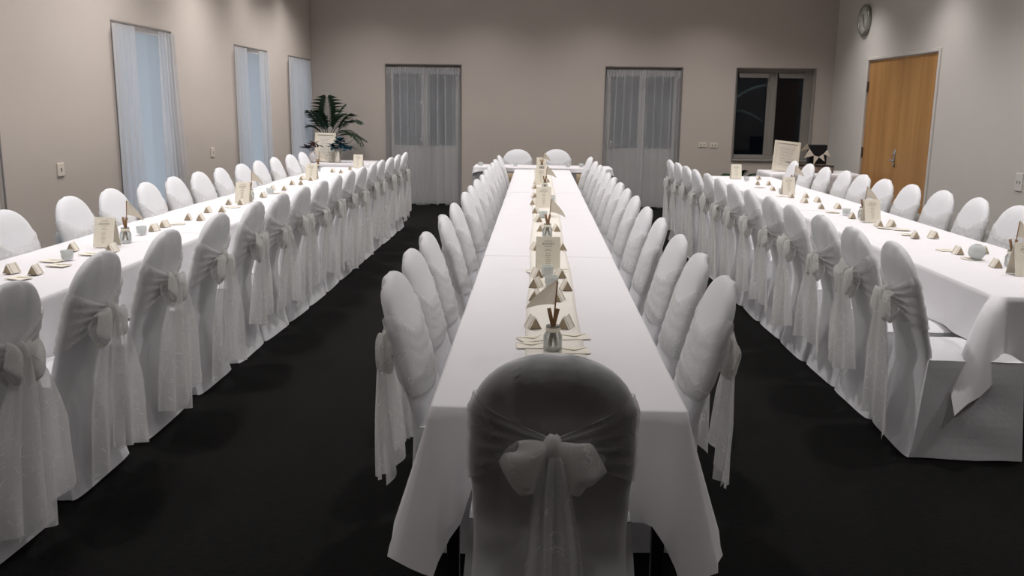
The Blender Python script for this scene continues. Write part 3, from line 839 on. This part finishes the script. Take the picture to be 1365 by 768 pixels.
def votive_proto():
    t = thing('votive_holder', '', 'candle holder')
    mb = MB(); prof = [(.001, .004), (.026, .004), (.031, .012), (.034, .05), (.032, .052), (.030, .05), (.026, .014), (.001, .012)]
    mb.lathe(prof, 24, cap=False); mb.build('glass_cup', M['frost'], t, True)
    mb = MB(); mb.lathe([(.001, .0135), (.024, .0135), (.024, .028), (.001, .029)], 20); mb.build('wax', M['ceramic'], t, True)
    mb = MB(); mb.tube([(0, 0, .027), (.001, 0, .036)], .0012, 6); mb.build('wick', M['black'], t)
    return t
def bowl_proto():
    t = thing('glass_globe', '', 'candle holder')
    mb = MB(); pr = []
    for i in range(15):
        a = -PI / 2 + .25 + (PI - .75) * i / 14
        pr.append((.048 * cos(a), .047 + .048 * sin(a)))
    pr += [(r - .003, z) for r, z in reversed(pr)]
    mb.lathe(pr, 28, cap=False); mb.build('glass_cup', M['frost'], t, True)
    mb = MB(); mb.lathe([(.001, .006), (.026, .006), (.030, .02), (.001, .022)], 20); mb.build('wax', M['ceramic'], t, True)
    return t
def jar_proto():
    t = thing('glass_jar', '', 'jar')
    mb = MB(); pr = [(.001, .002), (.030, .002), (.034, .008), (.034, .055), (.024, .072), (.022, .082), (.026, .092), (.023, .092), (.020, .082), (.021, .072), (.031, .054), (.031, .010), (.001, .007)]
    mb.lathe(pr, 26, cap=False); mb.build('jar_body', M['glass'], t, True)
    mb = MB(); mb.lathe([(.0245, .070), (.0268, .074), (.0268, .083), (.0245, .086)], 22, cap=False)
    o = mb.build('ribbon', M['cream'], t, True)
    return t
def stick_proto():
    t = thing('wooden_stick', '', 'stick')
    mb = MB(); mb.tube([(-.014, 0, .010), (-.004, .001, .06), (.006, 0, .105), (.016, -.001, .150)], [.0062, .0066, .0070, .0074], 9)
    mb.build('stick_shaft', M['stick'], t, True)
    mb = MB(); m_ = Matrix.Translation((.016, -.001, .150)) @ Matrix.Rotation(.2, 4, 'Y')
    mb.lathe([(.0055, .0005), (.001, .0012)], 9, mat=m_); mb.build('cut_end', M['ivory'], t)
    return t
def flag_proto():
    t = thing('pennant_flag', '', 'flag')
    mb = MB(); mb.tube([(0, 0, .012), (.0015, 0, .25)], .0028, 7); mb.build('flag_stick', M['stick'], t, True)
    P = []
    for i in range(13):
        q = i / 12
        P.append([(.001 + q * (.105 - .020 * (j / 8)) * (1 - (j / 8) ** 1.6), .006 * sin(q * 4 + j * .2) * q, .165 + .095 * (j / 8) - .03 * q * q * (1 - j / 8)) for j in range(9)])
    mb = MB(); mb.grid(P); mb.build('pennant', M['pennant'], t, True)
    return t
PR = dict(tent=tent_proto(), menu=menu_proto(), flat=flat_proto(), votive=votive_proto(), bowl=bowl_proto(), jar=jar_proto(), stick=stick_proto(), flag=flag_proto())
reg(None)
NAMES = dict(tent=('cream tent place card with kraft-painted end shade', 'place cards on the %s'), menu=('cream folded menu card with printed lines', 'menu cards on the %s'),
             flat=('flat cream envelope card', 'envelopes on the %s'), votive=('small frosted glass votive candle', 'votive candles on the %s'), bowl=('round glass globe candle holder', 'globe candles on the %s'),
             jar=('small glass jar with cream ribbon', 'jars on the %s'), stick=('', ''), flag=('small hessian pennant flag on a stick', 'pennant flags on the %s'))
def put(kind, loc, rz, label, group, tilt=None, sc=1.0):
    p = PR[kind]
    o = p if p.name not in used else copy_tree(p)
    used.add(p.name)
    o.location = loc; o.rotation_euler = (tilt[0], tilt[1], rz) if tilt else (0, 0, rz); o.scale = (sc, sc, sc)
    cat = p.get('category'); tag(o, label, cat, group)
    return o
ITEMS = {
 'middle': dict(
   tent=[(710,436.5),(754.5,436.5),(714,399.5),(744,400.6),(714.7,382.6),(754,386.5),(714.7,369.5),(746,370),(713,333),(748.5,333),(721.5,308),(741,308),(717,295.5),(714.5,284),(711.5,272.6),(712,263.2),(732.5,272),(731,262.5),(712.5,251.5),(714,245),(729.5,243)],
   flat=[(711,452.5),(766,450),(708,461.5),(765,468.5),(730,376.5),(716,362),(745,361),(736,289)],
   votive=[(735,382),(729.5,367.5),(724,290.5),(735,268)],
   menu=[(730,358.7),(724.5,276),(721,246),(721.5,227.5)],
   jar=[(736.5,467),(729.5,316.5),(726,254.8),(722,228.6)]),
 'left': dict(
   tent=[(16,363.5),(47.5,365),(97,334),(150,335),(206,307.5),(220,302.5),(251,293),(267.5,293.5),(277.5,283),(296,282.5),(305,272.5),(322,272.5),(351,262.5),(363.5,253.5),(379,253.5),(389.6,246),(401,246),(415,240.5),(403,239.5),(443.7,229.5),(454.6,230.5),(466.7,226)],
   flat=[(25,371),(69,348),(78,354),(121,339),(236,299),(310,276.5),(372,257.5)],
   votive=[(90,346),(189,312),(360,258)],
   menu=[(143,328.5),(325,270),(416,239),(478,223.5)],
   jar=[(168,323),(334,266),(424,228)]),
 'right': dict(
   tent=[(1011,239),(1010,246),(1024.5,246.5),(1030,254),(1054,263.5),(1074,263.5),(1072,270.2),(1089.5,269.3),(1094.6,278.2),(1116.5,278),(1136,290.5),(1171,301.5),(1188,301.5),(1219.6,317),(1243.6,317),(1276.5,338.5),(1309,337.5),(1327,356)],
   flat=[(1013,250),(1043,262),(1110,283),(1180,304),(1202,306.5),(1213,313),(1262,334),(1296,345.5)],
   votive=[(995,241),(1128,286.5),(1042,258)],
   bowl=[(1301,346)],
   menu=[(980.5,238),(1050,259),(1160,295.5),(1362,366)],
   jar=[(1149,291),(1347,355),(1056,252)]),
}
rnd = random.Random(21)
for tab, d in ITEMS.items():
    tl = tab + ' table'
    for kind, L in d.items():
        base, grp = NAMES[kind]
        pts = sorted([place_base(x, y) for x, y in L], key=lambda p: p.y)
        for i, p in enumerate(pts):
            nm = ORD[i] + (' to' if i == 0 else ' from') + ' the camera'
            where = '%s on the %s' % (nm, tl)
            rz = rnd.uniform(-.25, .25)
            if kind == 'menu': rz = {'middle': 0.02, 'left': -.06, 'right': .08}[tab] + rnd.uniform(-.05, .05)
            if kind == 'tent' and tab == 'middle': rz = rnd.choice((-1, 1)) * (.2 + rnd.uniform(0, .2)) 
            if kind == 'flat': rz = rnd.uniform(-.5, .5)
            put(kind, p, rz, '%s, %s' % (base, where), grp % tl, sc=.88 if kind == 'tent' else 1.0)
            if kind == 'jar':
                g = 'sticks in the jars on the ' + tl
                for q, a in ((0, .2), (1, 2.9)):
                    put('stick', p + Vector((0, .005 * (q * 2 - 1), .004)), a + rnd.uniform(-.3, .3), '%s brown stick in the %s jar of the %s' % (('right-leaning', 'left-leaning')[q], ORD[i], tl), g)
                right = {'middle': i > 0, 'left': True, 'right': True}[tab]
                a = rnd.uniform(-.2, .2) + (0 if right else PI)
                put('flag', p + Vector((.006 if right else -.006, 0, .004)), a, 'hessian pennant flag standing in the %s jar of the %s' % (ORD[i], tl), 'pennant flags on the ' + tl, tilt=(0.0, .05 if right else -.08))
# little glasses on the head table
for i, px in enumerate((640.5, 687, 757, 775)):
    p = onz(px, 220.5, ZT + .003); p.y = 13.05
    put('votive', ony(px, 220, 13.05) * 0 + Vector((ony(px, 220, 13.05).x, 13.05, ZT + .003)), 0, 'small glass votive on the head table, %s from the left' % ('first', 'second', 'third', 'fourth')[i], 'votive candles on the head table')

# ------------------------------------------------------------------ corner displays
def frame_thing(label, loc, rz, w, h, lean, roll, seed, dark=False):
    t = thing('picture_frame', label, 'picture frame', loc, rz)
    Mx = Matrix.Rotation(roll, 4, 'Y') @ Matrix.Rotation(-lean, 4, 'X')
    mb = MB(); b = .034
    for (x0, x1, z0, z1) in ((-w / 2, -w / 2 + b, 0, h), (w / 2 - b, w / 2, 0, h), (-w / 2 + b, w / 2 - b, 0, b), (-w / 2 + b, w / 2 - b, h - b, h)):
        mb.bbox(x0, x1, -.012, .012, z0, z1, .003, mat=Mx)
    mb.build('frame_border', M['cream'], t)
    MB().box(-w / 2 + b - .002, w / 2 - b + .002, -.002, .006, b - .002, h - b + .002, mat=Mx).build('mount_board', M['ivory'], t)
    r = random.Random(seed); mb = MB()
    x0, x1 = -w / 2 + b + .035, w / 2 - b - .035
    z = h - b - .06
    while z > b + .05:
        x = x0 + r.uniform(0, .03); xe = x1 - r.uniform(0, .05)
        while x < xe:
            l = r.uniform(.008, .024)
            mb.add([Mx @ Vector(p) for p in ((x, -.0032, z), (x + l, -.0032, z), (x + l, -.0032, z + .005), (x, -.0032, z + .005))], [(0, 1, 2, 3)])
            x += l + .007
        z -= .022
    mb.build('printed_text', M['plastic_dark'], t)
    if dark:
        mb = MB()
        for k in range(4): mb.add([Mx @ Vector(p) for p in ((.0 + k * .016, -.0036, .13), (.011 + k * .016, -.0036, .13), (.011 + k * .016, -.0036, .142), (k * .016, -.0036, .142))], [(0, 1, 2, 3)])
        mb.build('dark_emblem', M['black'], t)
    MB().bbox(-.02, .02, .0, .006, 0, h * .8, .002, mat=Matrix.Translation((0, .012 + h * .8 * sin(lean) + .12, 0)) @ Matrix.Rotation(.28, 4, 'X')).build('stand_strut', M['kraft'], t)
    return t
p = ony(432, 214, 13.35)
frame_thing('cream framed sign leaning beneath the palm on the corner table', (p.x, 13.35, ZT + .004), -.05, .31, .43, .22, .02, 3)
p = ony(1046, 222, 12.75)
frame_thing('cream framed notice standing on the small table before the dark window', (p.x, 12.75, ZT + .004), .0, .36, .42, .16, .10, 4, True)

def frond(mb, base, tip_dir, length, droop, nl, wl, seed):
    """arched rib with paired narrow leaflets"""
    r = random.Random(seed); d = Vector(tip_dir).normalized(); pts = []
    for i in range(15):
        q = i / 14
        pts.append(Vector(base) + d * length * q + Vector((0, 0, -droop * q ** 2.2)))
    mb.tube(pts, [.006 * (1 - .8 * i / 14) for i in range(15)], 5)
    for k in range(nl):
        q = .22 + .78 * k / (nl - 1); f = q * 14; i = min(13, int(f)); p = pts[i].lerp(pts[i + 1], f - i)
        t = (pts[i + 1] - pts[i]).normalized(); side = t.cross(Vector((0, 0, 1))).normalized()
        if side.length < .1: side = Vector((1, 0, 0))
        L = wl * (sin(PI * (.12 + .80 * q)) ** .8) * r.uniform(.85, 1.1)
        for s in (-1, 1):
            dr = (side * s * .80 + t * .62 + Vector((0, 0, .12))).normalized(); w = .017
            nrm = dr.cross(t).normalized(); wv = nrm.cross(dr).normalized()
            a = p; b = p + dr * L * .45 + Vector((0, 0, .01)); c = p + dr * L - Vector((0, 0, L * .28))
            up = Vector((0, 0, .004))
            mb.add([a, b + wv * w, c, b - wv * w, b + up], [(0, 1, 4), (1, 2, 4), (2, 3, 4), (3, 0, 4)])
def potted_palm(label, loc, spec, pot_r, pot_h, lift, seed):
    t = thing('potted_palm', label, 'plant', loc)
    mb = MB(); mb.lathe([(pot_r * .72, 0), (pot_r * .95, pot_h * .9), (pot_r, pot_h * .92), (pot_r, pot_h), (pot_r * .9, pot_h), (pot_r * .88, pot_h * .93)], 24); mb.build('pot', M['pot'], t, True)
    for k, (dx, dy, dz, L, dr, n, wl) in enumerate(spec):
        mb = MB(); r = random.Random(seed + k)
        b = (r.uniform(-.03, .03), r.uniform(-.03, .03), pot_h * .9)
        m_ = (b[0] + dx * .06, b[1] + dy * .06, lift)
        mb.tube([b, ((b[0] + m_[0]) / 2, (b[1] + m_[1]) / 2, (b[2] + m_[2]) / 2 + .02), m_], [.009, .008, .007], 6)
        frond(mb, m_, (dx, dy, dz), L, dr, n, wl, seed * 9 + k)
        mb.build('frond', M['leaf'], t, True)
    return t
pb = ony(438, 175, 14.12)
potted_palm('tall potted palm with arching dark fronds in the left back corner', (pb.x, 14.12, 0),
  [(.10, -.42, 1, .76, .10, 20, .36), (-.28, -.4, .9, .62, .16, 17, .30), (.5, -.4, .9, .70, .22, 17, .32), (.75, -.1, .95, .72, .34, 16, .26), (-.55, -.2, .75, .50, .25, 13, .22), (.35, .1, 1, .70, .18, 15, .26), (-.15, -.3, .9, .58, .18, 14, .24), (.9, .05, .35, .55, .25, 13, .2), (-.3, .1, 1, .6, .2, 13, .22), (.95, -.2, .75, .62, .48, 14, .24)], .17, .32, 1.08, 3)
p = ony(985, 228, 13.9)
potted_palm('low dark leafy plant below the dark window, beside small table', (p.x, 13.95, 0),
  [(-.5, -.2, .6, .35, .16, 11, .16), (.5, -.3, .6, .38, .16, 11, .16), (.05, -.4, .8, .36, .14, 11, .16), (.8, .1, .5, .40, .2, 11, .16), (-.7, .1, .5, .34, .18, 11, .16)], .14, .28, .5, 5)
mb = MB()
t = thing('garden_palm', 'palm frond with painted-in light outside behind the dark window glass', 'plant', (3.35, 15.5, -.02))
MB().tube([(-.5, .1, 0), (-.42, .05, .9), (-.3, 0, 1.55)], [.05, .04, .03], 8).build('trunk', M['leaf_out'], t, True)
for k, (dx, dy, dz, L, dr) in enumerate(((1, -.15, 1.1, 1.05, .32), (.9, -.1, .25, .7, .3), (-.6, 0, .8, .7, .4), (.25, -.3, .9, .6, .2))):
    mb = MB(); frond(mb, (-.3, 0, 1.55), (dx, dy, dz), L, dr, 18, .26, 70 + k); mb.build('frond', M['leaf_out'], t, True)

def petals(mb, c, n, L, w, seed, up=.4):
    r = random.Random(seed)
    for k in range(n):
        a = 2 * PI * k / n + r.uniform(-.3, .3); e = r.uniform(-.3, 1.0) * up
        d = Vector((cos(a), sin(a) * .8, e)).normalized(); s = d.cross(Vector((0, 0, 1))).normalized(); nn = s.cross(d)
        l = L * r.uniform(.7, 1.2); P = []
        for i in range(6):
            q = i / 5; ww = w * sin(PI * (.08 + .9 * q)) 
            P.append([Vector(c) + d * l * q + s * ww * u - nn * (.25 * l * q * q) + nn * .3 * ww * u * u for u in (-1, -.5, 0, .5, 1)])
        mb.grid(P)
# white bird-necked vase with dusky flowers
p = ony(416.5, 213, 13.2)
t = thing('white_vase', 'small white ceramic vase holding dusky red blooms on the corner table', 'vase', (p.x, 13.2, ZT + .004))
mb = MB(); mb.lathe([(.035, 0), (.062, .03), (.07, .08), (.055, .125), (.03, .155), (.034, .175), (.028, .175), (.024, .155)], 24, cap=False); mb.build('vase_body', M['ceramic'], t, True)
t = thing('flower_bunch', 'dusky red and dark plum blooms in the white vase', 'flowers', (p.x, 13.2, ZT + .004))
mb = MB(); mb.tube([(0, 0, .03), (.0, 0, .2)], .004, 6); mb.tube([(.0, 0, .04), (.04, 0, .24)], .004, 6); mb.tube([(0, 0, .04), (-.05, .01, .22)], .004, 6); mb.build('stem', M['leaf'], t, True)
mb = MB(); petals(mb, (.0, 0, .24), 11, .11, .03, 1, .9); petals(mb, (.03, -.02, .27), 8, .09, .025, 2, .9); mb.build('red_bloom', M['mauve'], t, True)
mb = MB(); petals(mb, (-.07, 0, .2), 8, .12, .03, 3, .9); petals(mb, (.09, 0, .25), 5, .10, .02, 4, .7); mb.build('plum_bloom', M['plum'], t, True)
p = ony(450, 212, 13.3)
t = thing('cream_vase', 'slim cream vase holding dark teal feathery blooms', 'vase', (p.x, 13.3, ZT + .004))
mb = MB(); mb.lathe([(.04, 0), (.045, .01), (.032, .10), (.042, .19), (.036, .19), (.028, .10)], 22, cap=False); mb.build('vase_body', M['ivory'], t, True)
t = thing('flower_bunch', 'dark teal feathery blooms in the slim cream vase', 'flowers', (p.x, 13.3, ZT + .004))
mb = MB(); mb.tube([(0, 0, .02), (.0, 0, .22)], .004, 6); mb.tube([(0, 0, .03), (.08, 0, .24)], .004, 6); mb.build('stem', M['leaf'], t, True)
mb = MB()
for k, (x, z, L) in enumerate(((0, .27, .12), (.09, .25, .13), (.05, .31, .12), (.16, .20, .10), (-.05, .22, .1))): petals(mb, (x, -.01 * k, z), 10, L, .032, 20 + k, .9)
mb.build('teal_bloom', M['teal'], t, True)
mb = MB(); mb.tube([(.1, 0, .2), (.2, 0, .23), (.30, 0, .19)], [.012, .009, .002], 6); mb.tube([(.1, 0, .24), (.22, 0, .32), (.29, 0, .34)], .003, 5); mb.build('spray', M['teal'], t, True)

# open dark case with bunting on the right table
p0 = ony(1079, 225, 12.75)
t = thing('open_case', 'open dark case with upright lid on the small right table', 'case', (p0.x, 12.75, ZT + .004))
mb = MB()
W, D, hh = .28, .17, .10
for (x0, x1, y0, y1, z0, z1) in ((-W, W, -D, D, 0, .012), (-W, W, -D, -D + .012, 0, hh), (-W, W, D - .012, D, 0, hh), (-W, -W + .012, -D, D, 0, hh), (W - .012, W, -D, D, 0, hh)):
    mb.bbox(x0, x1, y0, y1, z0, z1, .003)
mb.build('case_base', M['tray'], t)
mb = MB(); mb.bbox(-W, W, -D - .004, -D + .002, hh - .016, hh + .004, .001); mb.bbox(-W - .004, -W + .012, -D, D, hh - .016, hh + .004, .001); mb.build('dark_rim', M['black'], t)
mb = MB(); mb.bbox(.03, W, D, D + .10, hh, hh + .27, .008); mb.build('lid', M['black'], t)
for k, x in enumerate((-.20, -.12, -.04)):
    o = MB().bbox(-.03, .03, -.05, .05, 0, .078, .006).build('gift_card_box', (M['mauve'], M['cream'], M['ivory'])[k], None)
    o.location = (p0.x + x, 12.73, ZT + .017)
    tag(o, ('dusky red', 'cream', 'ivory')[k] + ' little box inside the open dark case', 'box', 'little boxes in the open case')
b = thing('bunting', 'string of pale pennants draped over the dark case lid', 'bunting', (p0.x, 12.73, ZT + .004))
pts = [(-.02, D - .012, .385), (.02, D - .012, .31), (.09, D - .012, .22), (.16, D - .012, .20), (.22, D - .012, .24), (.27, D - .012, .30)]
mb = MB(); mb.tube(pts, .003, 5); mb.build('string', M['ivory'], b)
for k in range(5):
    a, c = Vector(pts[k]), Vector(pts[k + 1]); m_ = (a + c) / 2
    n = Vector((-(c - a).z, 0, (c - a).x)).normalized(); n = n if n.z < 0 else -n
    L = .13 if k < 3 else .10
    if k == 0: n = Vector((-.8, 0, -.5))
    V = [a, c, m_ + n * L]; V = V + [v + Vector((0, -.003, 0)) for v in V]
    mb = MB(); mb.add(V, [(0, 1, 2), (3, 5, 4), (0, 3, 4, 1), (1, 4, 5, 2), (2, 5, 3, 0)]); mb.build('pennant', M['pennant'] if k in (0,) else M['ivory'], b)

# ------------------------------------------------------------------ wall fittings
t = thing('wall_clock', 'round grey metal wall clock above and left of the wooden door', 'clock', (XR, 13.36, 2.855))
Rm = Matrix.Rotation(-PI / 2, 4, 'Y')
mb = MB(); mb.lathe([(.19, 0), (.215, .01), (.215, .045), (.205, .055), (.185, .055), (.18, .035)], 48, mat=Rm, cap=False); mb.build('rim', M['clockrim'], t, True)
mb = MB(); mb.lathe([(.182, .02), (.182, .034), (.001, .035)], 48, mat=Rm); mb.build('dial', M['clockface'], t, False)
mb = MB()
for k in range(12):
    a = k * PI / 6; m2 = Matrix.Rotation(a, 4, 'X')
    mb.box(-.039, -.036, -.006, .006, .135, .168, mat=m2)
mb.build('hour_marks', M['plastic_dark'], t)
for nm, a, L, wd in (('hour_hand', -.35, .085, .008), ('minute_hand', 2.6, .13, .006)):
    MB().box(-.044, -.041, -wd, wd, -.02, L, mat=Matrix.Rotation(a, 4, 'X')).build(nm, M['black'], t)
def plate(label, loc, axis, w, h, n, mat='plastic', name='light_switch', cat='switch'):
    """axis: direction the plate faces"""
    t = thing(name, label, cat, loc, {'+x': -PI / 2 + PI, '-x': -PI / 2, '-y': 0}[axis])
    MB().bbox(-w / 2, w / 2, -.010, .0, -h / 2, h / 2, .003).build('face_plate', M[mat], t)
    for k in range(n):
        x = (k - (n - 1) / 2) * w / max(n, 1) * .8
        MB().bbox(x - .008, x + .008, -.015, -.009, -.014, .014, .002).build('rocker' if name == 'light_switch' else 'socket_face', M['plastic_dark'], t)
    return t
q = onx(80, 226, XL); plate('cream light switch on left wall, nearer the camera', (XL, q.y, q.z), '+x', .10, .10, 1)
q = onx(283, 203, XL); plate('cream light switch on left wall between the first two windows', (XL, q.y, q.z), '+x', .10, .10, 1)
q = ony(936.5, 193, YB); plate('left of two cream switch plates on back wall', (q.x, YB, q.z), '-y', .125, .08, 2)
q = ony(951.5, 193.5, YB); plate('right of two cream switch plates on back wall', (q.x, YB, q.z), '-y', .125, .08, 2)
q = onx(1359, 243, XR); plate('white wall socket at the right edge beyond the door', (XR, q.y, q.z), '-x', .13, .17, 2, 'white_plastic', 'wall_socket', 'socket')

# ------------------------------------------------------------------ light
world = bpy.data.worlds.new('dusk_sky'); S.world = world; world.use_nodes = True
nt = world.node_tree; nt.nodes.clear()
o_ = nt.nodes.new('ShaderNodeOutputWorld'); bg = nt.nodes.new('ShaderNodeBackground')
tc = nt.nodes.new('ShaderNodeTexCoord'); sp = nt.nodes.new('ShaderNodeSeparateXYZ'); cr = nt.nodes.new('ShaderNodeValToRGB')
nt.links.new(tc.outputs['Generated'], sp.inputs[0]); nt.links.new(sp.outputs['Z'], cr.inputs[0])
cr.color_ramp.elements[0].position = 0.0; cr.color_ramp.elements[0].color = (0.42, 0.46, 0.51, 1)
cr.color_ramp.elements[1].position = 0.6; cr.color_ramp.elements[1].color = (0.40, 0.46, 0.55, 1)
bg.inputs['Strength'].default_value = 1.3
nt.links.new(cr.outputs[0], bg.inputs[0]); nt.links.new(bg.outputs[0], o_.inputs[0])

def spot(x, y, power, col=(1, .93, .86), ang=125, blend=.9, r=.06, tx=0, ty=0, z=None):
    l = bpy.data.lights.new('ceiling_spot', 'SPOT'); l.energy = power; l.color = col; l.spot_size = math.radians(ang); l.spot_blend = blend
    l.shadow_soft_size = r
    o = bpy.data.objects.new('ceiling_spot', l); C.objects.link(o); o.location = (x, y, z or ZC - .03)
    o.rotation_euler = (tx, ty, 0)
    return o
WARM = (1, .965, .945)
for y, pw in ((1.6, 40), (4.7, 118), (7.2, 125), (9.7, 125), (12.1, 125)):  # dim nearest row is unseen fill, added to lift the near end chair
    for x in (-2.55, .08, 2.62): spot(x, y, pw, WARM, ang=138, blend=1.0)
for y in (2.0, 4.4, 6.1, 7.8, 9.5, 11.2, 12.9): spot(XL + .6, y, 46, WARM, ang=125, blend=1.0, ty=0)
for y in (3.4, 5.8, 8.2, 10.6, 13.0): spot(XR - .75, y, 68, WARM, ang=125, blend=1.0)
for x in (-2.6, -.9, .9, 2.6): spot(x, YB - 1.1, 54, WARM, ang=135, blend=1.0)

S.view_settings.view_transform = 'Standard'; S.view_settings.look = 'None'
S.view_settings.gamma = 1.0; S.view_settings.exposure = 0.12; S.view_settings.use_curve_mapping = False
S.cycles.transparent_max_bounces = 20; S.cycles.max_bounces = 7; S.cycles.diffuse_bounces = 4
S.cycles.use_denoising = True
S.cycles.sample_clamp_indirect = 6.0
